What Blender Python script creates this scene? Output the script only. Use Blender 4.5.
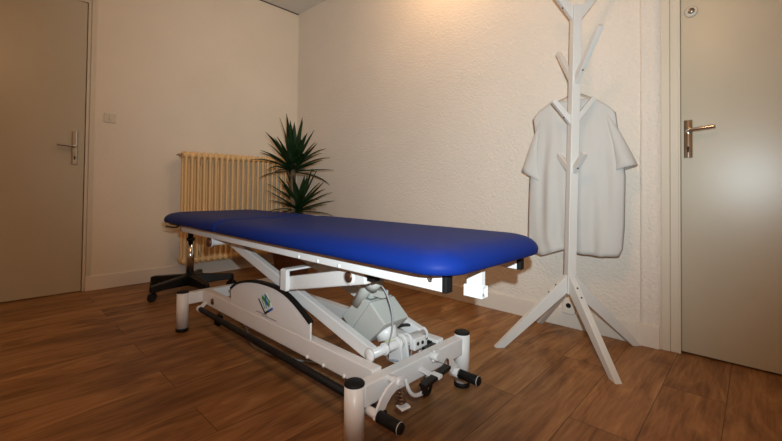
import bpy, bmesh, math, random
from mathutils import Vector, Matrix, noise
random.seed(7)
PI = math.pi
scene = bpy.context.scene
for o in list(bpy.data.objects): bpy.data.objects.remove(o, do_unlink=True)
COL = scene.collection

# ------------------------------------------------------------------ camera
W_PX, F_PX, CY = 782.0, 387.57, 181.5
yaw, pitch, roll = math.radians(43.341), math.radians(1.068), math.radians(0.62)
fw = Vector((math.cos(yaw)*math.cos(pitch), math.sin(yaw)*math.cos(pitch), math.sin(pitch)))
rt = Vector((math.sin(yaw), -math.cos(yaw), 0)); up = rt.cross(fw)
rt2 = rt*math.cos(roll) + up*math.sin(roll); up2 = up*math.cos(roll) - rt*math.sin(roll)
cam_d = bpy.data.cameras.new('camera'); cam = bpy.data.objects.new('camera', cam_d); COL.objects.link(cam)
m3 = Matrix((rt2, up2, -fw)).transposed()
cam.matrix_world = Matrix.Translation((0, 0, 0.78)) @ m3.to_4x4()
cam_d.sensor_fit = 'HORIZONTAL'; cam_d.sensor_width = 36.0; cam_d.lens = 36.0*F_PX/W_PX
cam_d.shift_y = -(220.5-CY)/W_PX; cam_d.clip_start = 0.02
scene.camera = cam

# ------------------------------------------------------------------ world, light, exposure
w = bpy.data.worlds.new('world'); scene.world = w; w.use_nodes = True
w.node_tree.nodes['Background'].inputs[0].default_value = (0.9, 0.7, 0.5, 1)
w.node_tree.nodes['Background'].inputs[1].default_value = 0.02
def light(name, kind, loc, energy, color, target=None, **kw):
    d = bpy.data.lights.new(name, kind); d.energy = energy; d.color = color
    for k, v in kw.items(): setattr(d, k, v)
    o = bpy.data.objects.new(name, d); COL.objects.link(o); o.location = loc
    if target is not None:
        o.rotation_euler = (Vector(target)-Vector(loc)).to_track_quat('-Z', 'Y').to_euler()
    return o
FL = Vector((0.030, -0.033, 0.885))
fa, fp = yaw - math.radians(5), math.radians(12.5)          # the camera's flash, fired level
light('camera_flash', 'SPOT', FL, 176, (0.80, 0.94, 0.98),
      FL + Vector((math.cos(fa)*math.cos(fp), math.sin(fa)*math.cos(fp), math.sin(fp))),
      spot_size=math.radians(106), spot_blend=1.0, shadow_soft_size=0.012)
light('wall_lamp_light', 'POINT', (1.88, 1.60, 2.50), 11, (1.0, 0.60, 0.29), shadow_soft_size=0.10)
light('room_lamp_light', 'POINT', (-0.1, 0.4, 2.35), 27, (1.0, 0.56, 0.28), shadow_soft_size=0.15)
scene.view_settings.view_transform = 'Standard'; scene.view_settings.look = 'None'
scene.view_settings.exposure = 0.0; scene.view_settings.gamma = 1.0
scene.view_settings.use_curve_mapping = False

# ------------------------------------------------------------------ materials
def mat(name, col, rough=0.5, metal=0.0, spec=0.5, bump=None, var=None, coat=0.0, sheen=0.0, trans=0.0):
    """bump=(scale, strength, distance), var=(scale, amount) gentle colour variation"""
    m = bpy.data.materials.new(name); m.use_nodes = True; nt = m.node_tree; b = nt.nodes['Principled BSDF']
    b.inputs['Roughness'].default_value = rough; b.inputs['Metallic'].default_value = metal
    b.inputs['Specular IOR Level'].default_value = spec
    b.inputs['Coat Weight'].default_value = coat; b.inputs['Coat Roughness'].default_value = 0.2
    b.inputs['Sheen Weight'].default_value = sheen
    tc = nt.nodes.new('ShaderNodeTexCoord')
    n = nt.nodes.new('ShaderNodeTexNoise'); n.inputs['Scale'].default_value = var[0] if var else 4.0
    n.inputs['Detail'].default_value = 3.0
    nt.links.new(tc.outputs['Object'], n.inputs['Vector'])
    r = nt.nodes.new('ShaderNodeValToRGB'); a = var[1] if var else 0.02
    r.color_ramp.elements[0].position = 0.3; r.color_ramp.elements[1].position = 0.7
    r.color_ramp.elements[0].color = (*[c*(1-a) for c in col], 1)
    r.color_ramp.elements[1].color = (*[min(1, c*(1+a)) for c in col], 1)
    nt.links.new(n.outputs['Fac'], r.inputs['Fac']); nt.links.new(r.outputs['Color'], b.inputs['Base Color'])
    if bump:
        n2 = nt.nodes.new('ShaderNodeTexNoise'); n2.inputs['Scale'].default_value = bump[0]
        n2.inputs['Detail'].default_value = 2.5; n2.inputs['Roughness'].default_value = 0.55
        nt.links.new(tc.outputs['Object'], n2.inputs['Vector'])
        bp = nt.nodes.new('ShaderNodeBump'); bp.inputs['Strength'].default_value = bump[1]
        bp.inputs['Distance'].default_value = bump[2]
        nt.links.new(n2.outputs['Fac'], bp.inputs['Height']); nt.links.new(bp.outputs['Normal'], b.inputs['Normal'])
    return m
WALL = (0.77, 0.70, 0.62)
M_wallR = mat('textured_plaster', WALL, 0.75, bump=(70, 1.0, 0.0062), var=(2, 0.03))
M_wallL = mat('painted_plaster', (0.76, 0.685, 0.575), 0.7, bump=(70, 0.5, 0.003), var=(2, 0.03))
M_ceil = mat('ceiling_paint', (0.70, 0.66, 0.60), 0.9)
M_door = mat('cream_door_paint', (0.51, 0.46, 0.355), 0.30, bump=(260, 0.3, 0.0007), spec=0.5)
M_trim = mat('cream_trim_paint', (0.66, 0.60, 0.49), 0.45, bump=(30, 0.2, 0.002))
M_base = mat('baseboard_paint', (0.74, 0.67, 0.59), 0.5)
M_gap = mat('dark_gap', (0.05, 0.03, 0.02), 0.9)
M_white = mat('white_enamel', (0.80, 0.775, 0.765), 0.32, spec=0.5)
M_rack = mat('white_lacquered_wood', (0.68, 0.672, 0.65), 0.45)
M_blue = mat('blue_vinyl', (0.004, 0.019, 0.150), 0.52, spec=0.09, bump=(350, 0.12, 0.0006))
M_board = mat('plywood_edge', (0.50, 0.36, 0.18), 0.6)
M_black = mat('black_plastic', (0.006, 0.0055, 0.0055), 0.4, spec=0.3)
M_rubber = mat('black_rubber', (0.008, 0.007, 0.007), 0.6, spec=0.25)
M_chrome = mat('chrome', (0.60, 0.58, 0.55), 0.10, metal=1.0)
M_steel = mat('dull_steel', (0.42, 0.38, 0.34), 0.35, metal=1.0)
M_bolt = mat('bronzed_bolt', (0.16, 0.08, 0.05), 0.35, metal=0.7)
M_grey = mat('grey_motor_plastic', (0.50, 0.50, 0.47), 0.45)
M_dgrey = mat('dark_grey_label', (0.16, 0.16, 0.16), 0.5, var=(60, 0.6))
M_cable = mat('grey_cable', (0.33, 0.34, 0.36), 0.5)
M_yel = mat('pale_yellow_plastic', (0.72, 0.70, 0.42), 0.4)
M_rad = mat('cream_radiator_enamel', (0.78, 0.51, 0.235), 0.45)
M_cloth = mat('white_cotton', (0.565, 0.55, 0.525), 0.85, bump=(18, 0.35, 0.006), sheen=0.1)
M_leaf = mat('yucca_leaf', (0.012, 0.032, 0.009), 0.45, spec=0.25, var=(14, 0.45))
M_trunk = mat('yucca_trunk', (0.16, 0.10, 0.06), 0.85, bump=(60, 1.0, 0.008), var=(40, 0.4))
M_pot = mat('brown_pot', (0.16, 0.075, 0.05), 0.5)
M_soil = mat('soil', (0.03, 0.02, 0.015), 0.95, bump=(90, 1, 0.01))
M_sblue = mat('sticker_blue', (0.01, 0.10, 0.42), 0.4); M_sgreen = mat('sticker_green', (0.05, 0.25, 0.07), 0.4)
M_sdark = mat('sticker_navy', (0.01, 0.015, 0.03), 0.4); M_spale = mat('sticker_pale', (0.72, 0.78, 0.78), 0.4)
M_ink = mat('grey_ink', (0.25, 0.22, 0.22), 0.6)

def floor_material():
    m = bpy.data.materials.new('oak_laminate'); m.use_nodes = True; nt = m.node_tree; N = nt.nodes; L = nt.links
    b = N['Principled BSDF']; tc = N.new('ShaderNodeTexCoord')
    def brick(c1, c2, mort, ms):
        mp = N.new('ShaderNodeMapping'); mp.inputs['Location'].default_value = (-0.04+1.37*3, -0.085+0.195*12, 0)
        L.new(tc.outputs['Object'], mp.inputs['Vector'])
        k = N.new('ShaderNodeTexBrick'); k.offset = 0.637; k.offset_frequency = 2; k.squash = 1
        k.inputs['Scale'].default_value = 1.0; k.inputs['Brick Width'].default_value = 1.37
        k.inputs['Row Height'].default_value = 0.195; k.inputs['Mortar Size'].default_value = ms
        k.inputs['Mortar Smooth'].default_value = 0.1; k.inputs['Bias'].default_value = 0
        k.inputs['Color1'].default_value = c1; k.inputs['Color2'].default_value = c2; k.inputs['Mortar'].default_value = mort
        L.new(mp.outputs[0], k.inputs['Vector']); return k
    kid = brick((0, 0, 0, 1), (1, 1, 1, 1), (0.5, 0.5, 0.5, 1), 0.0)          # random grey per plank
    seam = brick((1, 1, 1, 1), (1, 1, 1, 1), (0, 0, 0, 1), 0.0016)
    # grain vector, shifted per plank
    sh = N.new('ShaderNodeVectorMath'); sh.operation = 'MULTIPLY'; sh.inputs[1].default_value = (17, 31, 5)
    L.new(kid.outputs['Color'], sh.inputs[0])
    def grain(sx, sy, detail, dist):
        sc = N.new('ShaderNodeVectorMath'); sc.operation = 'MULTIPLY'; sc.inputs[1].default_value = (sx, sy, 1)
        L.new(tc.outputs['Object'], sc.inputs[0])
        ad = N.new('ShaderNodeVectorMath'); ad.operation = 'ADD'; L.new(sc.outputs[0], ad.inputs[0]); L.new(sh.outputs[0], ad.inputs[1])
        n = N.new('ShaderNodeTexNoise'); n.inputs['Scale'].default_value = 1; n.inputs['Detail'].default_value = detail
        n.inputs['Distortion'].default_value = dist; n.inputs['Roughness'].default_value = 0.6
        L.new(ad.outputs[0], n.inputs['Vector']); return n
    g1 = grain(2.2, 9, 4, 1.4); g2 = grain(6, 90, 5, 0.4)
    mx = N.new('ShaderNodeMix'); mx.data_type = 'FLOAT'; mx.inputs[0].default_value = 0.34
    L.new(g1.outputs['Fac'], mx.inputs[2]); L.new(g2.outputs['Fac'], mx.inputs[3])
    r = N.new('ShaderNodeValToRGB'); e = r.color_ramp.elements
    e[0].position = 0.36; e[0].color = (0.160, 0.068, 0.023, 1)
    e[1].position = 0.66; e[1].color = (0.43, 0.23, 0.095, 1)
    x = e.new(0.5); x.color = (0.29, 0.137, 0.051, 1)
    L.new(mx.outputs[0], r.inputs['Fac'])
    # plank tone
    tn = N.new('ShaderNodeMapRange'); tn.inputs['To Min'].default_value = 0.86; tn.inputs['To Max'].default_value = 1.12
    L.new(kid.outputs['Color'], tn.inputs['Value'])
    m1 = N.new('ShaderNodeMix'); m1.data_type = 'RGBA'; m1.blend_type = 'MULTIPLY'; m1.inputs[0].default_value = 1
    L.new(r.outputs['Color'], m1.inputs[6]); L.new(tn.outputs[0], m1.inputs[7])
    m2 = N.new('ShaderNodeMix'); m2.data_type = 'RGBA'; m2.blend_type = 'MULTIPLY'; m2.inputs[0].default_value = 0.6
    L.new(m1.outputs[2], m2.inputs[6]); L.new(seam.outputs['Color'], m2.inputs[7])
    L.new(m2.outputs[2], b.inputs['Base Color'])
    b.inputs['Roughness'].default_value = 0.45; b.inputs['Specular IOR Level'].default_value = 0.22
    bp = N.new('ShaderNodeBump'); bp.inputs['Strength'].default_value = 0.25; bp.inputs['Distance'].default_value = 0.0015
    L.new(g2.outputs['Fac'], bp.inputs['Height']); L.new(bp.outputs['Normal'], b.inputs['Normal'])
    return m
M_floor = floor_material()

# ------------------------------------------------------------------ mesh helpers
class MB:
    def __init__(s, mats): s.bm = bmesh.new(); s.mats = mats if isinstance(mats, (list, tuple)) else [mats]
    def faces(s, vs, fs, mi=0, smooth=False):
        v = [s.bm.verts.new(p) for p in vs]
        for f in fs:
            try: q = s.bm.faces.new([v[i] for i in f]); q.material_index = mi; q.smooth = smooth
            except ValueError: pass
        return v
    def box(s, a, b, mi=0):
        (x0, y0, z0), (x1, y1, z1) = a, b
        s.faces([(x0,y0,z0),(x1,y0,z0),(x1,y1,z0),(x0,y1,z0),(x0,y0,z1),(x1,y0,z1),(x1,y1,z1),(x0,y1,z1)],
                [(0,3,2,1),(4,5,6,7),(0,1,5,4),(1,2,6,5),(2,3,7,6),(3,0,4,7)], mi); return s
    def beam(s, p, q, wdt, hgt, side=(1,0,0), mi=0, taper=1.0):
        """box along p->q; wdt measured along 'side', hgt perpendicular"""
        p, q, sd = Vector(p), Vector(q), Vector(side)
        d = (q-p).normalized(); sd = (sd - d*sd.dot(d)).normalized(); u = sd.cross(d)
        vs = []
        for c, k in ((p, 1), (q, taper)):
            for a, b in ((-1,-1),(1,-1),(1,1),(-1,1)): vs.append(c + sd*a*wdt/2 + u*b*hgt/2*k)
        s.faces(vs, [(0,3,2,1),(4,5,6,7),(0,1,5,4),(1,2,6,5),(2,3,7,6),(3,0,4,7)], mi); return s
    def prism(s, poly, axis, a, b, mi=0):
        """poly of 2-D points in the two other axes (x:(y,z) y:(x,z) z:(x,y))"""
        def P(u, v, t): return {'x': (t,u,v), 'y': (u,t,v), 'z': (u,v,t)}[axis]
        n = len(poly)
        s.faces([P(u, v, a) for u, v in poly]+[P(u, v, b) for u, v in poly],
                [tuple(range(n))[::-1], tuple(range(n, 2*n))]+[(i, (i+1) % n, n+(i+1) % n, n+i) for i in range(n)], mi); return s
    def rings(s, rings, mi=0, cap=True, smooth=True, closed=True):
        n = len(rings[0]); V = [[s.bm.verts.new(p) for p in r] for r in rings]
        for a, b in zip(V[:-1], V[1:]):
            for i in range(n if closed else n-1):
                f = s.bm.faces.new((a[i], a[(i+1) % n], b[(i+1) % n], b[i])); f.smooth = smooth; f.material_index = mi
        if cap:
            for r in (V[0][::-1], V[-1]):
                f = s.bm.faces.new(r); f.material_index = mi
        return s
    def cyl(s, p, q, r, r2=None, seg=20, mi=0, cap=True):
        p, q = Vector(p), Vector(q); d = (q-p).normalized(); r2 = r if r2 is None else r2
        a = Vector((0,0,1)) if abs(d.z) < .9 else Vector((1,0,0)); u = d.cross(a).normalized(); v = d.cross(u)
        R = [[c + (u*math.cos(t)+v*math.sin(t))*k for t in [2*PI*i/seg for i in range(seg)]] for c, k in ((p, r), (q, r2))]
        return s.rings(R, mi, cap)
    def tube(s, pts, r, seg=10, mi=0, sub=1, flat=None):
        pts = [Vector(p) for p in pts]
        for _ in range(sub):                                   # Chaikin smoothing
            np_ = [pts[0]]
            for a, b in zip(pts[:-1], pts[1:]): np_ += [a*.75+b*.25, a*.25+b*.75]
            pts = np_+[pts[-1]]
        R = []; u = None
        for i, p in enumerate(pts):
            d = (pts[min(i+1, len(pts)-1)]-pts[max(i-1, 0)]).normalized()
            if u is None:
                a = Vector((0,0,1)) if abs(d.z) < .9 else Vector((1,0,0)); u = d.cross(a).normalized()
            u = (u-d*u.dot(d)).normalized(); v = d.cross(u)
            R.append([p+(u*math.cos(t)+v*math.sin(t))*r for t in [2*PI*k/seg for k in range(seg)]])
        return s.rings(R, mi)
    def lathe(s, c, prof, seg=28, mi=0, axis='z'):
        c = Vector(c); R = []
        for r, z in prof:
            R.append([c+(Vector((r*math.cos(t), r*math.sin(t), z)) if axis == 'z' else Vector((z, r*math.cos(t), r*math.sin(t))) if axis == 'x'
                     else Vector((r*math.sin(t), z, r*math.cos(t)))) for t in [2*PI*k/seg for k in range(seg)]])
        return s.rings(R, mi)
    def build(s, name, parent=None, bevel=0.0, segs=2, kind=None, subsurf=0):
        bmesh.ops.recalc_face_normals(s.bm, faces=s.bm.faces)
        me = bpy.data.meshes.new(name); s.bm.to_mesh(me); s.bm.free()
        for m in s.mats: me.materials.append(m)
        o = bpy.data.objects.new(name, me); COL.objects.link(o)
        if parent is not None:
            o.parent = parent; o.matrix_parent_inverse = parent_world(parent).inverted()
        if bevel:
            b = o.modifiers.new('bevel', 'BEVEL'); b.width = bevel; b.segments = segs; b.limit_method = 'ANGLE'; b.angle_limit = math.radians(50)
        if subsurf:
            q = o.modifiers.new('sub', 'SUBSURF'); q.levels = subsurf; q.render_levels = subsurf
        if kind: o['kind'] = kind
        return o
def parent_world(p):
    return Matrix.Translation(p.location) if p.type == 'EMPTY' else Matrix.Identity(4)
def thing(name, label, cat, loc, group=None):
    o = bpy.data.objects.new(name, None); COL.objects.link(o); o.location = loc; o.empty_display_size = 0.1
    o['label'] = label; o['category'] = cat
    if group: o['group'] = group
    return o
def tag(o, label, cat, group=None):
    o['label'] = label; o['category'] = cat
    if group: o['group'] = group
    return o

# ------------------------------------------------------------------ the room
XB, YA, HC = 2.333, 3.603, 2.6515
XW, YS = -1.5, -1.6
MB(M_floor).box((XW-.1, YS-.1, -.08), (XB+.12, YA+.12, 0)).build('floor', kind='structure')
MB(M_ceil).box((XW-.1, YS-.1, HC+.006), (XB+.12, YA+.12, HC+.08)).build('ceiling', kind='structure')
# thin dark shrinkage gap between wall and ceiling
MB(M_gap).box((XW, YA-.004, HC-.003), (XB-.004, YA, HC+.006)).box((XB-.003, YS, HC-.002), (XB, 2.9, HC+.006)).build('trim_3', kind='structure')
DLX0, DLX1, DLH = -.32, .525, 2.137      # left door leaf
DRY1, DRY0, DRH = .272, -.60, 2.137      # right door leaf
FW = .050                                 # frame width left
wl = MB(M_wallL)
wl.box((DLX1+FW, YA, 0), (XB+.1, YA+.1, HC+.01)).box((XW-.1, YA, 0), (DLX0-FW, YA+.1, HC+.01)).box((DLX0-FW, YA, DLH+FW), (DLX1+FW, YA+.1, HC+.01))
wl.build('wall_back', kind='structure')
FR = .072
wr = MB(M_wallR)
wr.box((XB, DRY1+FR, 0), (XB+.1, YA, HC+.01)).box((XB, YS-.1, 0), (XB+.1, DRY0-FR, HC+.01)).box((XB, DRY0-FR, DRH+FR), (XB+.1, DRY1+FR, HC+.01))
wr.build('wall_right', kind='structure')
MB(M_wallL).box((XW-.1, YS-.1, 0), (XW, YA, HC+.01)).build('wall_left', kind='structure')
MB(M_wallL).box((XW, YS-.1, 0), (XB, YS, HC+.01)).build('wall_front', kind='structure')
# baseboards
MB(M_base).box((DLX1+.018, YA-.015, 0), (XB-.015, YA, .108)).build('baseboard_back', kind='structure', bevel=.003)
MB(M_base).box((XB-.015, .452, 0), (XB, YA, .104)).build('baseboard_right', kind='structure', bevel=.003)
# boxed-in strip beside the right door, with a ragged plastered edge, and its own piece of baseboard
st = MB(M_wallR)
R1, R2 = [], []
n = 90
for i in range(n+1):
    z = HC*i/n
    a = .427 + .006*noise.noise(Vector((0, 0, z*5))); c = .402 + .008*noise.noise(Vector((3, 0, z*6)))
    R1.append([(XB+.002, a+.012, z), (XB-.010, a+.003, z), (XB-.012, a-.006, z), (XB-.006, c+.007, z), (XB-.0115, c-.004, z), (XB-.010, .352, z), (XB+.002, .346, z)])
st.rings(R1, closed=False, cap=False); st.build('trim_4', kind='structure')
MB(M_base).box((XB-.022, .352, 0), (XB, .452, .112)).build('baseboard_door', kind='structure', bevel=.003)

# left door
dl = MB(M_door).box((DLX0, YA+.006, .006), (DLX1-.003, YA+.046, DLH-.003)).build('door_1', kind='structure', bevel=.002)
MB(M_gap).box((DLX0-.01, YA+.05, 0), (DLX1+.01, YA+.06, DLH+.01)).build('door_gap', dl)
fl = MB(M_trim)
fl.box((DLX1+.001, YA-.002, 0), (DLX1+.021, YA+.05, DLH+.001)).box((DLX1+.021, YA-.010, .0), (DLX1+FW+.004, YA+.05, DLH+FW+.004))
fl.box((DLX0-.021, YA-.002, 0), (DLX0-.001, YA+.05, DLH+.001)).box((DLX0-FW-.004, YA-.010, .0), (DLX0-.021, YA+.05, DLH+FW+.004))
fl.box((DLX0-.021, YA-.002, DLH+.001), (DLX1+.021, YA+.05, DLH+.021)).box((DLX0-.021, YA-.010, DLH+.021), (DLX1+.021, YA+.05, DLH+FW+.004))
fl.build('trim_1', kind='structure', bevel=.003)
# its handle, a plate and a lever
MB(M_chrome).prism([(.466+.020*math.sin(t), YA+.008-.017*math.cos(t)) for t in [(-1+i/7)*1.25 for i in range(15)]], 'z', .932, 1.172).build('handle_plate', dl, bevel=.002)
MB(M_gap).box((.462, YA-.0105, .965), (.469, YA-.005, .985)).cyl((.4655, YA-.0105, .985), (.4655, YA-.005, .985), .006).build('keyhole', dl)
MB(M_chrome).tube([(.466, YA-.006, 1.058), (.466, YA-.045, 1.058), (.452, YA-.052, 1.059), (.36, YA-.055, 1.066)], .0085, sub=2).build('door_handle', dl)
# right door
XD = XB+.020
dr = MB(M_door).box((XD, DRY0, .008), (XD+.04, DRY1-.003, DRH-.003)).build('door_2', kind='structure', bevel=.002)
MB(M_gap).box((XD+.045, DRY0-.01, 0), (XD+.05, DRY1+.01, DRH)).build('door_gap', dr)
fr = MB(M_trim)
fr.box((XB-.002, DRY1+.001, 0), (XD+.045, DRY1+.038, DRH+.001)).box((XB-.008, DRY1+.038, 0), (XD+.045, DRY1+FR+.002, DRH+FR))
fr.box((XB-.005, DRY1-.004, 0), (XB+.006, DRY1+.006, DRH))
fr.box((XB-.002, DRY0-.045, 0), (XD+.045, DRY0-.001, DRH+.001)).box((XB-.008, DRY0-FR-.002, 0), (XD+.045, DRY0-.045, DRH+FR))
fr.box((XB-.002, DRY0-.045, DRH+.001), (XD+.045, DRY1+.038, DRH+.045)).box((XB-.008, DRY0-.045, DRH+.045), (XD+.045, DRY1+.038, DRH+FR))
fr.build('trim_2', kind='structure', bevel=.003)
MB(M_chrome).prism([(XD+.004-.016*math.cos(t), .240+.019*math.sin(t)) for t in [(-1+i/7)*1.25 for i in range(15)]], 'z', .945, 1.128).build('handle_plate', dr, bevel=.002)
MB(M_gap).box((XD-.0135, .2365, .972), (XD-.008, .2435, .992)).cyl((XD-.0135, .240, .993), (XD-.008, .240, .993), .006).build('keyhole', dr)
MB(M_chrome).tube([(XD-.006, .240, 1.072), (XD-.05, .240, 1.072), (XD-.058, .215, 1.074), (XD-.058, .135, 1.082)], .0095, sub=2).build('door_handle', dr)
MB(M_trim).lathe((XD, .228, 1.655), [(.001, -.012), (.022, -.012), (.027, -.006), (.028, .002)], axis='x').build('lock_rosette', dr)
MB(M_steel).lathe((XD-.012, .226, 1.655), [(.001, -.006), (.013, -.006), (.014, .001)], axis='x').build('lock_cylinder', dr)
MB(M_gap).box((XD-.0195, .2245, 1.648), (XD-.0175, .2275, 1.662)).build('keyhole', dr)

# light switch and low wall socket
sw = thing('light_switch', 'small cream light switch on the wall beside the left door', 'light switch', (.673, YA, 1.298))
MB(M_trim).box((.633, YA-.009, 1.262), (.712, YA, 1.334)).build('plate', sw, bevel=.003)
MB(M_trim).box((.664, YA-.016, 1.282), (.681, YA-.008, 1.314)).build('rocker', sw, bevel=.002)
so = thing('wall_socket', 'small white socket box at the baseboard behind the coat rack', 'socket', (XB, .775, .14))
MB(M_base).box((XB-.035, .745, .082), (XB, .812, .172)).build('box', so, bevel=.004)
MB(M_rubber).cyl((XB-.036, .778, .13), (XB-.034, .778, .13), .014).build('outlet', so)

# ------------------------------------------------------------------ radiator
rad = thing('column_radiator', 'cream cast column radiator on the back wall, behind the stool and plant', 'radiator', (1.66, YA-.1, 0))
nx = 22; x0, x1 = 1.168, 2.20; zt, zb = 1.083, .125
def radiator_section(x):
    b = MB(M_rad)
    for y in (YA-.16, YA-.085):
        R = []
        for z, k in ((zb+.01, .013), (zb+.02, .020), (zb+.05, .022), (zb+.085, .0132), (zt-.075, .0132), (zt-.05, .019), (zt-.02, .0165), (zt-.008, .009)):
            R.append([(x+k*math.cos(t)*.9, y+k*math.sin(t)*1.05, z) for t in [2*PI*i/14 for i in range(14)]])
        b.rings(R)
    for z in (zt-.04, zb+.04):
        b.beam((x, YA-.165, z), (x, YA-.08, z), .034, .036)
        b.cyl((x-.0255, YA-.1225, z), (x+.0255, YA-.1225, z), .021, seg=16)
    for y in (YA-.16, YA-.085):
        for z in (zt-.04, zb+.04): b.cyl((x-.0235, y, z), (x+.0235, y, z), .0205, seg=14)
    return b
sec = radiator_section(0).build('section', rad, bevel=.003)
sec.matrix_parent_inverse = Matrix.Identity(4)
sec.location = (x0-rad.location.x, -rad.location.y, 0)
for i in range(1, nx):
    c = sec.copy(); COL.objects.link(c); c.parent = rad; c.location = (x0+(x1-x0)*i/(nx-1)-rad.location.x, -rad.location.y, 0)
MB(M_steel).cyl((x0-.045, YA-.1225, zt-.04), (x0-.025, YA-.1225, zt-.04), .012).cyl((x0-.06, YA-.1225, zt-.04), (x0-.045, YA-.1225, zt-.04), .006).build('bleed_valve', rad)
MB(M_rad).box((1.30, YA-.12, zt-.12), (1.325, YA, zt-.09)).build('wall_bracket', rad)
MB(M_rad).box((2.02, YA-.12, zt-.12), (2.045, YA, zt-.09)).build('wall_bracket', rad)
MB(M_rad).box((1.30, YA-.12, zb+.07), (1.325, YA, zb+.1)).build('wall_bracket', rad)
MB(M_rad).box((2.02, YA-.12, zb+.07), (2.045, YA, zb+.1)).build('wall_bracket', rad)

# ------------------------------------------------------------------ yucca
PX, PY = 1.852, 2.912
pl = thing('potted_yucca', 'green spiky yucca with two leaf tufts in a brown pot in the corner', 'plant', (PX, PY, 0))
MB(M_pot).lathe((PX, PY, 0), [(.001, .001), (.125, .001), (.13, .01), (.165, .27), (.178, .275), (.18, .30), (.165, .30), (.16, .27), (.001, .27)]).build('pot', pl)
MB(M_soil).lathe((PX, PY, 0), [(.001, .265), (.158, .265), (.157, .278), (.001, .285)]).build('soil', pl)
MB(M_trunk).tube([(PX, PY, .26), (PX+.005, PY, .5), (PX-.004, PY-.004, .8), (PX+.004, PY, .96)], .024, seg=12, sub=2).build('trunk', pl)
MB(M_trunk).tube([(PX+.06, PY-.04, .26), (PX+.055, PY-.035, .40), (PX+.05, PY-.03, .56)], .021, seg=12, sub=1).build('trunk', pl)
def leaf(b, base, az, el, L, droop, wd):
    """a strap leaf with a V section, bending down with droop"""
    p = Vector(base); R = []; n = 9; h = Vector((math.cos(az), math.sin(az), 0)); s = Vector((-math.sin(az), math.cos(az), 0))
    e = el
    for i in range(n+1):
        t = i/n; wv = wd*(0.55+1.1*t if t < .35 else .935*(1-((t-.35)/.65)**1.6)+.03)
        d = h*math.cos(e)+Vector((0, 0, 1))*math.sin(e); nrm = d.cross(s)
        R.append([p-s*wv+(-nrm)*wv*.35, p+nrm*.0022, p+s*wv+(-nrm)*wv*.35, p-nrm*.0005])
        p = p+d*(L/n); e -= droop/n*(0.4+1.6*t)
    b.rings(R, smooth=False)
rs = random.Random(11)
def crown(name, base, count, Lr, elr, wd):
    b = MB(M_leaf)
    for i in range(count):
        t = i/count; az = i*2.39996+rs.uniform(-.25, .25)
        el = elr[0]+(elr[1]-elr[0])*t**.8+rs.uniform(-.1, .1)
        L = Lr[0]+(Lr[1]-Lr[0])*rs.random()
        leaf(b, (base[0], base[1], base[2]+.09*t), az, el, L, (1-t)*rs.uniform(.2, 1.3), wd)
    return b.build(name, pl)
crown('leaf_crown', (PX, PY, .915), 50, (.27, .42), (-.02, 1.46), .031)
crown('leaf_crown', (PX+.045, PY-.03, .56), 36, (.24, .36), (-.25, 1.25), .028)

# ------------------------------------------------------------------ stool
SX, SY = 1.085, 3.07
stl = thing('swivel_stool', 'wheeled stool with black five-star base and chrome column behind the table head', 'stool', (SX, SY, 0))
def star_leg(a):
    b = MB(M_black); d = Vector((math.cos(a), math.sin(a), 0)); c = Vector((SX, SY, 0)); s = Vector((-d.y, d.x, 0)); R = []
    for t, wv, z0, z1 in ((.02, .036, .055, .130), (.12, .032, .060, .122), (.22, .027, .064, .112), (.282, .025, .062, .108), (.305, .015, .062, .100)):
        p = c+d*t; R.append([p-s*wv+Vector((0,0,z0)), p+s*wv+Vector((0,0,z0)), p+s*wv*.75+Vector((0,0,z1)), p-s*wv*.75+Vector((0,0,z1))])
    b.rings(R, smooth=False); return b
for k in range(5):
    a = math.radians(200)+k*2*PI/5
    lg = star_leg(a).build('star_leg', stl, bevel=.005)
    p = Vector((SX, SY, 0))+Vector((math.cos(a), math.sin(a), 0))*.278
    b = MB(M_black); ax = Vector((math.cos(a+.9), math.sin(a+.9), 0)); o = Vector((math.cos(a-.7), math.sin(a-.7), 0))*.012
    for sg in (-1, 1): b.cyl(p+o+ax*sg*.006+Vector((0,0,.027)), p+o+ax*sg*.024+Vector((0,0,.027)), .027, seg=24)
    b.cyl(p+Vector((0,0,.03)), p+Vector((0,0,.075)), .009)
    b.rings([[p+o+ax*u+Vector((math.cos(t)*-ax.y*.031, math.cos(t)*ax.x*.031, .027+.031*math.sin(t))) for t in [PI*i/8 for i in range(9)]] for u in (-.022, .022)], closed=False, cap=False)
    cs = b.build('castor', lg)
MB(M_black).lathe((SX, SY, 0), [(.001, .06), (.045, .06), (.045, .115), (.034, .135), (.001, .135)]).build('hub', stl)
MB(M_chrome).cyl((SX, SY, .12), (SX, SY, .385), .0255, seg=28).build('column', stl)
MB(M_black).cyl((SX, SY, .38), (SX, SY, .50), .019).cyl((SX, SY, .38), (SX, SY, .40), .028).build('piston_sleeve', stl)
MB(M_black).lathe((SX, SY, 0), [(.001, .495), (.10, .495), (.14, .505), (.152, .525), (.148, .545), (.12, .555), (.001, .557)]).build('seat', stl)

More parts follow.
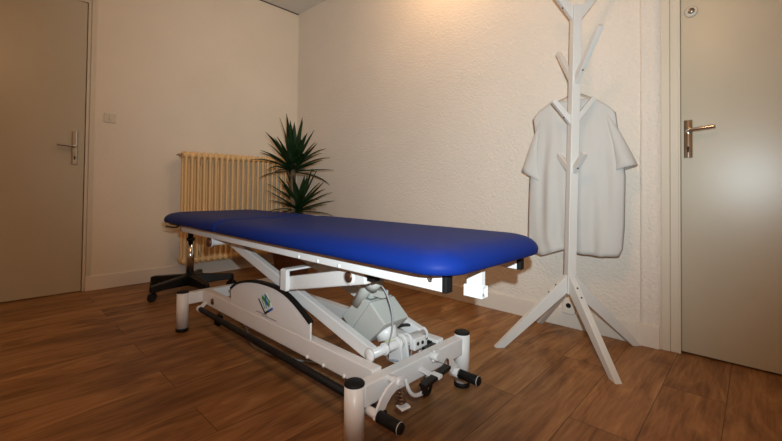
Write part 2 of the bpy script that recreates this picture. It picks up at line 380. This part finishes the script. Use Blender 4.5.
# ------------------------------------------------------------------ treatment table
T = thing('treatment_table', 'blue padded electric treatment couch on a white scissor-lift frame', 'treatment table', (1.05, 1.5, 0))
def rrect(x0, x1, y0, y1, r, inset, seg=10):
    """rounded rectangle; r = (x0y0, x1y0, x1y1, x0y1) corner radii"""
    P = []; cs = [(x0+r[0], y0+r[0], r[0], PI), (x1-r[1], y0+r[1], r[1], 1.5*PI), (x1-r[2], y1-r[2], r[2], 0), (x0+r[3], y1-r[3], r[3], .5*PI)]
    for cx, cy, rr, a0 in cs:
        for i in range(seg+1):
            a = a0+.5*PI*i/seg; k = max(rr-inset, .004)
            ex = inset-(rr-k) if False else 0
            P.append((cx+k*math.cos(a)-(0 if rr > inset else (inset-rr+.004)*math.copysign(1, math.cos(a)+1e-9)) , cy+k*math.sin(a)))
    return P
def pad(name, x0, x1, y0, y1, r, z0, z1, head=False):
    b = MB(M_blue); h = z1-z0; R = []
    prof = [(.008, 0), (.003, .05), (.001, .14), (.0, .27), (.002, .40), (.008, .56), (.018, .71), (.034, .84), (.055, .925), (.080, .97), (.11, .992), (.16, 1.01)]
    for ins, t in prof:
        rr = [max(q, ins+.006) if False else q for q in r]
        pts = []
        cs = [(x0, y0, r[0], PI, 1, 1), (x1, y0, r[1], 1.5*PI, -1, 1), (x1, y1, r[2], 0, -1, -1), (x0, y1, r[3], .5*PI, 1, -1)]
        for cx, cy, q, a0, sx, sy in cs:
            q2 = max(q-ins, .012); ccx = cx+sx*(ins+q2); ccy = cy+sy*(ins+q2)
            for i in range(11):
                a = a0+.5*PI*i/10; px, py = ccx+q2*math.cos(a), ccy+q2*math.sin(a)
                zz = z0+h*t
                pts.append((px, py, zz))
        R.append(pts)
    cx, cy = (x0+x1)/2, (y0+y1)/2
    for k in (.6, .3, .05):
        R.append([(cx+(p[0]-cx)*k*.999, cy+(p[1]-cy)*k if True else 0, z1+h*.012) for p in R[len(prof)-1]])
    b.rings(R); return b.build(name, T)
PZ0, PZ1 = .571, .632
PX0, PX1, PY0, PYS, PY1 = .732, 1.365, .515, 1.80, 2.62
pad('mattress', PX0, PX1, PY0, PYS-.002, (.10, .15, .014, .014), PZ0, PZ1)
pad('headrest_mattress', PX0, PX1, PYS+.002, PY1, (.014, .014, .15, .15), PZ0, PZ1-.003)
bd = MB(M_board); bd.prism(rrect(PX0+.070, PX1-.022, PY0+.034, PYS-.01, (.08, .13, .02, .02), 0), 'z', PZ0-.008, PZ0+.004)
bd.build('mattress_board', T)
MB(M_board).prism(rrect(PX0+.070, PX1-.022, PYS+.01, PY1-.05, (.02, .02, .11, .11), 0), 'z', PZ0-.008, PZ0+.004).build('headrest_board', T)
# upper frame
for x, y0_, z0_ in ((.795, .572, .5225), (1.277, .592, .512)):
    s = 1 if x > 1 else -1
    a, b_ = sorted((x, x-s*.026))
    rl = MB(M_white).box((a, y0_, z0_), (b_, 2.40, .568)).build('side_rail', T, bevel=.003)
    MB(M_rubber).box((a-.001, y0_-.014, z0_-.001), (b_+.001, y0_, .569)).build('end_cap', rl, bevel=.002)
    MB(M_rubber).box((a-.0005, 2.40, .5225), (b_+.0005, 2.408, .568)).build('end_cap', rl, bevel=.002)
    if s < 0:
        for y in (1.205, 1.090, .976): MB(M_white).lathe((x, y, .530), [(.001, -.004), (.006, -.003), (.008, .001)], seg=12, axis='x').build('rivet', rl)
        MB(M_steel).cyl((x-.003, .607, .553), (x+.002, .607, .553), .006, seg=12).tube([(x-.004, .614, .553), (x-.006, .607, .544), (x-.004, .599, .548)], .0018, sub=1).build('hook', rl)
        MB(M_bolt).cyl((x-.003, 2.37, .555), (x+.002, 2.37, .555), .005, seg=12).build('bolt', rl)
for y in (.66, 1.25, 1.72, 1.92, 2.38):
    MB(M_white).box((.821, y, .535), (1.251, y+.03, .568)).build('cross_rail', T, bevel=.002)
# holder hanging from the near end of the frame
hd = MB(M_white).box((.974, .566, .485), (.998, .614, .568)).build('holder_bar', T, bevel=.002)
q = MB(M_white)
hx0, hx1, hy0, hy1, hz0, hz1, t_ = .970, 1.002, .560, .621, .473, .506, .004
q.box((hx0, hy0, hz0), (hx0+t_, hy1, hz1)).box((hx1-t_, hy0, hz0), (hx1, hy1, hz1)).box((hx0+t_, hy0, hz1-t_), (hx1-t_, hy1, hz1)).box((hx0+t_, hy0, hz0), (hx1-t_, hy1, hz0+t_))
q.build('holder_sleeve', hd, bevel=.001)
MB(M_steel).cyl((.987, hy0+.006, .476), (.987, hy0+.02, .476), .008).build('clamp_screw', hd)
# release lever under the head end
MB(M_black).tube([(.812, 2.42, .572), (.806, 2.44, .566), (.802, 2.47, .545), (.80, 2.52, .535), (.795, 2.66, .533)], .0055, sub=2).build('release_lever', T)
# posts
for x in (.765, 1.335):
    for y in (.86, 2.262):
        p = MB(M_white).cyl((x, y, .018), (x, y, .208), .030, seg=32).build('corner_post', T)
        MB(M_rubber).lathe((x, y, 0), [(.001, .206), (.0305, .206), (.0305, .210), (.027, .214), (.001, .214)], seg=32).build('post_cap', p)
        MB(M_rubber).lathe((x, y, 0), [(.001, .0), (.029, .0), (.0315, .003), (.0315, .019), (.001, .019)], seg=32).build('foot', p)
BZ0, BZ1 = .137, .199
for x in (.86, 1.24):
    a, b_ = (x, x+.042) if x < 1 else (x-.042, x)
    x_a, x_b = (a, b_) if x < 1 else (1.198, 1.24)
    sb = MB(M_white).box((x_a, .882, BZ0), (x_b, 2.242, BZ1+.009)).build('side_beam', T, bevel=.004)
    if x < 1:
        for y in (1.235, 1.135, 1.02): MB(M_white).lathe((x, y, BZ0+.006), [(.001, -.006), (.006, -.005), (.008, .001)], seg=12, axis='x').build('rivet', sb)
        MB(M_bolt).lathe((x, 2.105, .170), [(.001, -.008), (.010, -.007), (.0165, -.003), (.017, .001)], seg=18, axis='x').build('bolt', sb)
MB(M_white).box((.79, .840, BZ0-.004), (1.31, .882, BZ1)).build('end_beam', T, bevel=.004)
MB(M_white).box((.79, 2.242, BZ0+.004), (1.31, 2.282, BZ1+.004)).build('end_beam', T, bevel=.004)
# half-moon guard panel
gy0, gy1 = 1.222, 1.892
KN = [(1.892, .279), (1.827, .315), (1.728, .342), (1.620, .357), (1.498, .360), (1.437, .354), (1.378, .342), (1.304, .314), (1.222, .272)]
arc = []
for i in range(len(KN)-1):                                  # Catmull-Rom through the traced rim heights
    p0, p1, p2, p3 = KN[max(i-1, 0)], KN[i], KN[i+1], KN[min(i+2, len(KN)-1)]
    for k in range(3):
        t = k/3
        arc.append(tuple(.5*(2*p1[c]+(p2[c]-p0[c])*t+(2*p0[c]-5*p1[c]+4*p2[c]-p3[c])*t*t+(3*p1[c]-p0[c]-3*p2[c]+p3[c])*t**3) for c in (0, 1)))
arc.append(KN[-1])
P_ = [(gy1, .207)]+arc+[(gy0, .207)]
gp = MB(M_white).prism(P_, 'x', .861, .869).build('guard_panel', T, bevel=.001, segs=1)
tr = MB(M_rubber); R = []
for i, (y, z) in enumerate(arc):
    y0_, z0_ = arc[max(i-1, 0)]; y1_, z1_ = arc[min(i+1, len(arc)-1)]
    d = Vector((0, y1_-y0_, z1_-z0_)).normalized(); nn = Vector((0, d.z, -d.y)); nn = nn if nn.z > 0 else -nn; c = Vector((0, y, z))
    R.append([c+Vector((.856, 0, 0))-nn*.005, c+Vector((.875, 0, 0))-nn*.005, c+Vector((.875, 0, 0))+nn*.006, c+Vector((.856, 0, 0))+nn*.006])
tr.rings(R, smooth=False); tr.build('edge_trim', gp)
# maker's sticker: a tilted dark-edged square with a green and blue figure, and two lines of tiny print
sk = MB([M_spale, M_sdark, M_sblue, M_sgreen, M_ink])
def quad(c, u, v, mi, x=.8515):
    """c centre, u and v half-extents in (y,z)"""
    pts = [(c[0]+a*u[0]+b*v[0], c[1]+a*u[1]+b*v[1]) for a, b in ((-1,-1),(1,-1),(1,1),(-1,1))]
    sk.prism(pts, 'x', x, x+.0008, mi)
SC = (1.552, .278)
sk.prism([(SC[0]+.058, SC[1]+.008), (SC[0]-.004, SC[1]+.044), (SC[0]-.058, SC[1]-.008), (SC[0]+.002, SC[1]-.040)], 'x', .8597, .8612, 0)
def seg_(a, b, wd, mi, x=.8590):
    a, b = Vector(a), Vector(b); d = (b-a).normalized(); nrm = Vector((-d.y, d.x))*wd/2
    sk.prism([tuple(a-nrm), tuple(b-nrm), tuple(b+nrm), tuple(a+nrm)], 'x', x, .8612, mi)
L_, T_, R_, B_ = (SC[0]+.060, SC[1]+.008), (SC[0]-.004, SC[1]+.046), (SC[0]-.060, SC[1]-.010), (SC[0]+.002, SC[1]-.044)
seg_(L_, B_, .009, 1); seg_(B_, ((R_[0]+B_[0])/2, (R_[1]+B_[1])/2), .009, 1, .8588); seg_(((R_[0]+B_[0])/2, (R_[1]+B_[1])/2), R_, .009, 2, .8588)
seg_((SC[0]+.030, SC[1]+.022), (SC[0]-.034, SC[1]-.004), .017, 3); seg_((SC[0]+.006, SC[1]+.038), (SC[0]-.016, SC[1]-.006), .009, 2, .8586)
seg_((SC[0]-.004, SC[1]+.034), (SC[0]-.038, SC[1]+.010), .007, 3, .8584); seg_((SC[0]+.026, SC[1]+.006), (SC[0]+.004, SC[1]-.024), .005, 3); seg_((SC[0]+.002, SC[1]+.0), (SC[0]-.014, SC[1]-.02), .004, 2)
seg_((SC[0]+.080, .2270), (SC[0]-.015, .2290), .003, 4, .8598); seg_((SC[0]+.030, .2215), (SC[0]-.090, .2215), .003, 4, .8598)
sk.build('maker_sticker', gp)
# scissor arms, left and right, and their knobs and links
for x, s in ((.921, 1), (1.179, -1)):
    ar = MB(M_white)
    ar.beam((x, 2.03, .497), (x, .945, .222), .030, .048)
    a_ = ar.build('scissor_arm', T, bevel=.004)
    MB(M_white).lathe((x-s*.016, .945, .222), [(.001, -.006*s), (.020, -.004*s), (.024, .002*s)], axis='x', seg=20).build('pivot_cap', a_)
    # inner crossing arm
    xi = x+s*.046
    if s < 0: MB(M_white).beam((xi, .985, .475), (xi, 2.03, .185), .034, .050).build('inner_scissor_arm', T, bevel=.004)
    # link with its bolt
    xl = x-s*.047
    lk = MB(M_white)
    lk.beam((xl, 1.385, .392), (xl, .925, .496), .030, .054)
    lkk = lk.build('lift_link', T, bevel=.005)
    MB(M_bolt).lathe((xl-s*.015, 1.0, .481), [(.001, -.009*s), (.010, -.009*s), (.018, -.006*s), (.020, .001*s)], axis='x', seg=24).build('bolt', lkk)
    MB(M_white).lathe((xl-s*.014, 1.0, .481), [(.001, -.004*s), (.026, -.004*s), (.029, -.001*s), (.029, .002*s)], axis='x', seg=24).build('bolt_collar', lkk)
    MB(M_rubber).box((xl-.016, .882, .484), (xl+.016, .912, .514)).build('stop_block', lkk, bevel=.002)
# top guide tube with brown end knob, at the head side
gt = MB(M_white).cyl((.802, 2.0, .502), (1.26, 2.0, .502), .019).lathe((.802, 2.0, .502), [(.001, -.004), (.026, -.004), (.026, .004), (.001, .004)], axis='x').build('guide_tube', T)
MB(M_bolt).lathe((.798, 2.0, .502), [(.001, -.014), (.014, -.014), (.023, -.008), (.025, .001)], axis='x').build('end_knob', gt)
# bent bracket
bk = MB(M_white)
bk.box((.842, 1.362, .366), (.860, 1.408, .450))
bk.build('bent_bracket', T, bevel=.004)
MB(M_white).box((.846, 1.364, .444), (.995, 1.404, .453)).build('bracket_strap', T, bevel=.003)
# cross tubes and plates of the lift
MB(M_white).cyl((.875, .962, .482), (1.225, .962, .482), .015).build('upper_pivot_tube', T)
MB(M_white).cyl((.905, 1.50, .345), (1.195, 1.50, .345), .014).build('middle_pivot_tube', T)
MB(M_white).prism([(1.75, .49), (1.42, .52), (1.30, .45), (1.34, .42), (1.6, .43)], 'x', 1.075, 1.083).build('stiffening_plate', T, bevel=.002)
lp = MB(M_white).cyl((.905, .945, .222), (1.195, .945, .222), .016)
lp.cyl((.975, .945, .222), (.985, .945, .222), .021).cyl((1.045, .945, .222), (1.053, .945, .222), .022).cyl((1.10, .945, .222), (1.108, .945, .222), .021)
lp.build('lower_pivot_tube', T)
MB(M_white).prism([(.915, .150), (.985, .150), (.975, .235), (.955, .248), (.930, .240)], 'x', 1.072, 1.082).build('hinge_plate', T, bevel=.002)
MB(M_white).prism([(.915, .150), (.985, .150), (.975, .235), (.955, .248), (.930, .240)], 'x', 1.040, 1.050).build('hinge_plate', T, bevel=.002)
MB(M_white).box((1.088, .965, .165), (1.135, 1.06, .235)).build('gear_cover', T, bevel=.006)
hb = MB(M_white).box((1.098, .908, .188), (1.162, .935, .232)).build('switch_box', T, bevel=.004)
MB(M_black).cyl((1.115, .9055, .212), (1.115, .909, .212), .0065).cyl((1.142, .9055, .210), (1.142, .909, .210), .0065).build('button', hb)
MB(M_black).tube([(1.13, 1.04, .235), (1.16, 1.0, .250), (1.19, .96, .240), (1.20, .93, .20)], .006, sub=1).build('spring_lever', T)
MB(M_black).box((1.135, .884, .175), (1.21, .905, .196)).box((1.19, .905, .17), (1.235, .925, .20)).build('catch', T, bevel=.002)
# motor
M0 = [(1.082, .373), (1.019, .372), (1.1235, .2415), (1.179, .285)]
M1 = [(1.017, .371), (.939, .308), (1.028, .219), (1.122, .240)]
mo = MB(M_grey).prism(M0, 'x', .976, 1.098).prism(M1, 'x', .972, 1.10).build('motor_housing', T, bevel=.005)
MB(M_dgrey).prism([(1.080, .3735), (1.024, .3725), (1.024, .3745), (1.080, .3755)], 'x', .985, 1.09).build('rating_plate', mo)
ac = MB(M_grey).cyl((.985, 1.10, .345), (.985, 1.00, .468), .022).cyl((.975, 1.015, .43), (.975, .985, .462), .030).box((.995, 1.035, .37), (1.05, 1.075, .395)).box((1.0, .98, .385), (1.03, 1.05, .41))
ac.build('actuator', T)
MB(M_white).cyl((1.035, 1.0, .275), (1.035, .985, .232), .040).build('actuator_flange', T)
MB(M_yel).cyl((1.035, .99, .245), (1.035, .965, .215), .020).build('grease_bush', T)
MB(M_cable).tube([(.975, 1.02, .440), (.98, .985, .448), (.98, .945, .425), (.98, .915, .37), (.978, .905, .31), (.98, .925, .25), (.985, .945, .20), (1.01, .955, .165), (1.06, .99, .15)], .0028, sub=2).build('motor_cable', T)
MB(M_cable).tube([(1.13, .95, .20), (1.10, .925, .165), (1.06, .92, .158), (1.02, .95, .17)], .0032, sub=2).build('motor_cable', T)
# foot bar with grip and levers
fb = MB(M_rubber).cyl((.828, .80, .116), (.828, 2.185, .120), .0135).build('foot_bar', T)
MB(M_white).cyl((.828, 2.180, .120), (.828, 2.205, .120), .016).beam((.828, 2.195, .120), (.862, 2.195, .150), .020, .012, side=(0,1,0)).build('bar_holder', fb)
MB(M_rubber).lathe((.805, 0, .122), [(.001, .710), (.014, .710), (.0168, .714), (.0168, .796), (.001, .796)], axis='y').build('grip', fb)
MB(M_white).lathe((.805, 0, .122), [(.0170, .7140), (.0173, .7150), (.0169, .7160)], axis='y').build('grip_ring', fb)
lv = MB(M_white)
def curved_plate(b, pts, wd, y0, y1):
    R = []
    for i, (x, z) in enumerate(pts):
        xa, za = pts[max(i-1, 0)]; xb, zb_ = pts[min(i+1, len(pts)-1)]
        d = Vector((xb-xa, zb_-za)).normalized(); nx_, nz_ = -d.y*wd/2, d.x*wd/2
        R.append([(x+nx_, y0, z+nz_), (x-nx_, y0, z-nz_), (x-nx_, y1, z-nz_), (x+nx_, y1, z+nz_)])
    b.rings(R, smooth=False)
curved_plate(lv, [(.806, .108), (.814, .130), (.830, .153), (.852, .172), (.880, .184), (.905, .184)], .036, .800, .808)
lv.cyl((.805, .796, .122), (.805, .845, .122), .013)
lv.cyl((.893, .792, .188), (.893, .842, .188), .011)
lv.build('pedal_lever', T, bevel=.0015, segs=1)
lv = MB(M_white)
curved_plate(lv, [(1.100, .196), (1.125, .192), (1.165, .172), (1.20, .142), (1.222, .115), (1.238, .100)], .040, .822, .830)
lv.cyl((1.105, .806, .196), (1.105, .842, .196), .014)
lv.cyl((1.236, .845, .096), (1.236, .800, .096), .017)
lv.build('pedal_lever', T, bevel=.0015, segs=1)
g2 = MB(M_rubber).lathe((1.236, 0, .096), [(.001, .722), (.014, .722), (.017, .726), (.017, .806), (.001, .806)], axis='y').build('grip', T)
MB(M_white).lathe((1.236, 0, .096), [(.0172, .7260), (.0175, .7270), (.0171, .7280)], axis='y').build('grip_ring', g2)
# twin pedal
pd = MB(M_black)
pd.beam((.975, .775, .153), (1.043, .775, .161), .030, .012, side=(0, 1, 0)).beam((1.056, .775, .163), (1.120, .778, .171), .030, .012, side=(0, 1, 0))
pd_ = pd.build('twin_pedal', T, bevel=.004)
MB(M_white).beam((1.040, .775, .162), (1.060, .775, .1645), .036, .010, side=(0, 1, 0)).beam((1.050, .775, .155), (1.050, .845, .165), .018, .008).build('pedal_bridge', pd_)
MB(M_steel).tube([(1.13, .80, .165), (1.15, .80, .185), (1.155, .80, .155), (1.14, .80, .135), (1.12, .80, .14)], .004, sub=2).build('spring', pd_)
MB(M_white).tube([(.958, .83, .165), (.962, .82, .130), (.985, .815, .104), (1.03, .815, .098), (1.06, .815, .110), (1.075, .83, .145)], .0065, sub=2).build('bow_handle', T)
MB(M_black).beam((1.03, .80, .155), (1.02, .80, .105), .010, .018, side=(0, 1, 0)).build('pedal_stop', T)
# castors with their spring plates
def castor(x, y, ztop):
    c = MB(M_black); c.cyl((x, y-.006, .024), (x, y+.012, .024), .024, seg=24)
    c.prism([(x-.020, .03), (x+.020, .03), (x+.018, .058), (x-.018, .058)], 'y', y-.012, y+.018)
    cc = c.build('castor', T, bevel=.002)
    MB(M_steel).cyl((x, y, .055), (x, y, .10), .008).build('castor_stem', cc)
    MB(M_white).box((x-.022, y-.02, .098), (x+.022, y+.02, ztop)).build('castor_block', cc, bevel=.002)
castor(.935, 2.20, BZ0+.004); castor(1.175, 2.215, BZ0+.004); castor(1.175, .91, BZ0)
sp = MB(M_bolt)
sp.tube([(.895+.014*math.cos(t*.9), .79+.012*math.sin(t*.9), .125+.0016*t) for t in range(0, 26)], .0028, seg=6, sub=0)
sp.build('coil_spring', T)
MB(M_white).prism([(.880, .775), (.915, .770), (.922, .79), (.888, .808)], 'z', .112, .118).build('spring_plate', T, bevel=.002)

# the cord on the floor under the table
tag(MB(M_cable).tube([(1.06, 2.20, .006), (1.02, 2.03, .005), (.95, 1.87, .005), (.925, 1.76, .005), (.945, 1.62, .005), (1.01, 1.47, .005), (1.09, 1.355, .005), (1.16, 1.20, .005), (1.20, 1.12, .005)], .004, sub=2).build('power_cord'),
    'thin grey power cord lying in a curve on the wood floor under the table', 'cord')

# ------------------------------------------------------------------ coat rack
CX, CY_ = 2.05, .688
rk = thing('coat_rack', 'tall white wooden tree-shaped coat rack with angled pegs before the right wall', 'coat rack', (CX, CY_, 0))
LEAN = Vector((.686, -.727, 0))*.030/1.65
def pc(z): return Vector((CX, CY_, z))+LEAN*max(0, z-.30)*1.15
dA = Vector((-.73, .684, 0)).normalized(); dB = Vector((-.684, -.73, 0)).normalized()
HP = .0212
b = MB(M_rack); R = []
for z in (.262, .6, 1.0, 1.4, 1.724):
    c = pc(z); R.append([c+(dA*a+dB*q)*HP for a, q in ((-1,-1),(1,-1),(1,1),(-1,1))])
b.rings(R, smooth=False); b.build('pole', rk, bevel=.0025)
def plank(base, tip, side, th, w0, name, screws, z_cut=False):
    """board in a vertical plane; base and tip are the centre line, w0 the vertical cut at each end"""
    b = MB(M_rack); sv = Vector(side).normalized(); base, tip = Vector(base), Vector(tip); R = []
    if z_cut:        # foot: vertical cut at the pole, horizontal cut on the floor
        dh = (tip-base); dh.z = 0; dh.normalize()
        vs = [base+Vector((0,0,w0/2)), base-Vector((0,0,w0/2)), tip-dh*.022, tip+dh*.022]
        R = [[v-sv*th/2 for v in vs], [v+sv*th/2 for v in vs]]
    else:            # peg: vertical cut at the pole, square cut at the tip
        d = (tip-base).normalized(); u = sv.cross(d)
        vs = [base+Vector((0,0,w0/2)), base-Vector((0,0,w0/2)), tip-u*.0115*math.copysign(1, u.z), tip+u*.0115*math.copysign(1, u.z)]
        R = [[v-sv*th/2 for v in vs], [v+sv*th/2 for v in vs]]
    b.rings(R, smooth=False)
    o = b.build(name, rk, bevel=.0015)
    for k in screws:
        d = (tip-base); dh = Vector((d.x, d.y, 0)).normalized(); up_ = d.normalized().cross(sv); up_ = up_ if up_.z > 0 else -up_
        c = base+d*k
        if z_cut: wv = (w0/2)*(abs(dh.dot(d.normalized()))) * (1-k) + .021*k*abs(d.normalized().z); face = up_
        else: wv = (w0/2*abs(dh.dot(d.normalized())))*(1-k)+.0115*k; face = -up_
        MB(M_gap).cyl(c+face*(wv+.0012), c+face*(wv-.003), .0045, seg=12).build('screw', o)
    return o
for d, sd in ((dA, dB), (-dA, dB), (dB, dA), (-dB, dA)):
    c0 = Vector((CX, CY_, 0))
    plank(c0+d*HP+Vector((0,0,.312)), c0+d*(.345 if d.x > 0 else .362), sd, .030, .088, 'leg', (.09, .20), True)
def peg(d, sd, z0, run, rise, w0=.050):
    c = pc(z0); plank(c+d*HP, pc(z0)+d*(HP+run)+Vector((0,0,rise)), sd, .022, w0, 'peg', (.22,))
peg(dA, dB, 1.685, .150, .175, .072); peg(-dA, dB, 1.685, .150, .175, .072)
peg(dB, dA, 1.342, .200, .190); peg(-dB, dA, 1.348, .145, .190)
peg(dA, dB, 1.138, .085, .098, .044); peg(-dA, dB, 1.150, .085, .105, .044)
peg(dB, dA, .885, .092, .078, .040); peg(-dB, dA, .885, .120, .090, .040)

# ------------------------------------------------------------------ hanger and tunic
HXc = 2.178
tag(MB(M_steel).tube([(HXc, .706, 1.300), (HXc-.004, .708, 1.330), (HXc-.030, .712, 1.372), (HXc-.062, .716, 1.392), (HXc-.085, .716, 1.378)], .0018, seg=8, sub=2).tube(
    [(HXc, .706, 1.306), (HXc, .66, 1.286), (HXc, .60, 1.254), (HXc, .515, 1.188), (HXc, .705, 1.195), (HXc, .900, 1.200), (HXc, .81, 1.266), (HXc, .75, 1.288), (HXc, .706, 1.306)], .0018, seg=8, sub=2).build('wire_hanger'),
    'thin wire clothes hanger holding the white tunic on the coat rack', 'hanger')
tu = thing('white_tunic', 'white short-sleeved V-neck tunic hanging from the coat rack', 'tunic', (2.12, .70, .44))
def lerp(a, b, t): return a+(b-a)*t
def interp(tab, x):
    for (a, fa_), (b, fb_) in zip(tab[:-1], tab[1:]):
        if x <= b: return lerp(fa_, fb_, (x-a)/(b-a))
    return tab[-1][1]
YL = [(0, .915), (.10, .905), (.25, .905), (.45, .932), (.7, .938), (.9, .940), (1, .905)]     # picture-left edge, from shoulder down
YR = [(0, .500), (.10, .492), (.25, .472), (.45, .458), (.8, .462), (.95, .470), (1, .485)]
hem = [(0, .432), (.12, .425), (.28, .452), (.42, .474), (.55, .462), (.75, .456), (1, .464)]
def topz(u, front):
    """shoulder line across u 0..1 (left to right), with the neck opening"""
    sh = interp([(0, 1.178), (.08, 1.218), (.26, 1.264), (.5, 1.276), (.74, 1.258), (.92, 1.205), (1, 1.165)], u)
    d = abs(u-.5)/.25
    if d < 1: sh -= (.150*(1-d)**.9 if front else .012*(1-d*d))
    return sh
def body_pt(u, v, front):
    yl, yr = interp(YL, v), interp(YR, v); y = lerp(yl, yr, u)
    z = lerp(topz(u, front), interp(hem, u), v)
    dep = .030*(4*u*(1-u))**.55*(0.25+.75*min(1, v*3.2))
    fold = (.010*math.sin(u*19+v*2.4+1)+.006*math.sin(u*37-v*3)+.012*noise.noise(Vector((u*3, v*2.2, 5 if front else 9))))*min(1, v*1.6)*min(1, 6*u, 6*(1-u))
    x = 2.128 + (-dep if front else dep*.55) - (fold if front else -fold*.6)
    return (x, y, z)
b = MB(M_cloth); NU, NV = 44, 40
F = [[body_pt(i/NU, j/NV, True) for i in range(NU+1)] for j in range(NV+1)]
K = [[body_pt(i/NU, j/NV, False) for i in range(NU+1)] for j in range(NV+1)]
b.rings(F, closed=False, cap=False); b.rings(K, closed=False, cap=False)
bmesh.ops.remove_doubles(b.bm, verts=b.bm.verts, dist=.0015)
body = b.build('body', tu)
s_ = body.modifiers.new('thickness', 'SOLIDIFY'); s_.thickness = .0016; s_.offset = 0
def sleeve(top, bot, c_out, c_in, dpt, name):
    """flattened tube from the armhole (top,bot) to the cuff (c_out,c_in), points (y,z)"""
    b = MB(M_cloth); R = []
    for j in range(15):
        t = j/14; o = Vector(top).lerp(Vector(c_out), t); i_ = Vector(bot).lerp(Vector(c_in), t)
        o = o+Vector((0, 1))*.012*math.sin(PI*t)
        ring = []
        for k in range(28):
            a = 2*PI*k/28; q = (1-math.cos(a))/2; c = o.lerp(i_, q)
            dd = dpt*(.5+.8*t); ring.append((2.128-math.sin(a)*dd-.003*math.sin(a*3+t*5)*t, c.x, c.y))
        R.append(ring)
    b.rings(R, cap=False); s = b.build(name, tu)
    m = s.modifiers.new('thickness', 'SOLIDIFY'); m.thickness = .0016; m.offset = 0
    return s
sleeve((.860, 1.196), (.888, 1.030), (.977, .893), (.868, .830), .026, 'sleeve')
sleeve((.545, 1.186), (.505, 1.000), (.408, .905), (.500, .880), .030, 'sleeve')
# neck band: one folded strip each side of the V
for sg in (-1, 1):
    b = MB(M_cloth); R = []
    for j in range(13):
        t = j/12; u = .5+sg*.25*(1-t); p = Vector(body_pt(u, 0, True)); 
        R.append([p+Vector((-.004, 0, .002)), p+Vector((-.005, -sg*.014*-1, -.014)), p+Vector((-.001, -sg*.014*-1, -.014)), p+Vector((.001, 0, .002))])
    b.rings(R); b.build('neck_band', tu)

# the tunic hangs a hand's breadth behind the pole, clear of the pegs
for ch in tu.children:
    for v in ch.data.vertices:
        v.co.x += .050; v.co.y *= 1.0235; v.co.z = .78+(v.co.z-.78)*1.0235
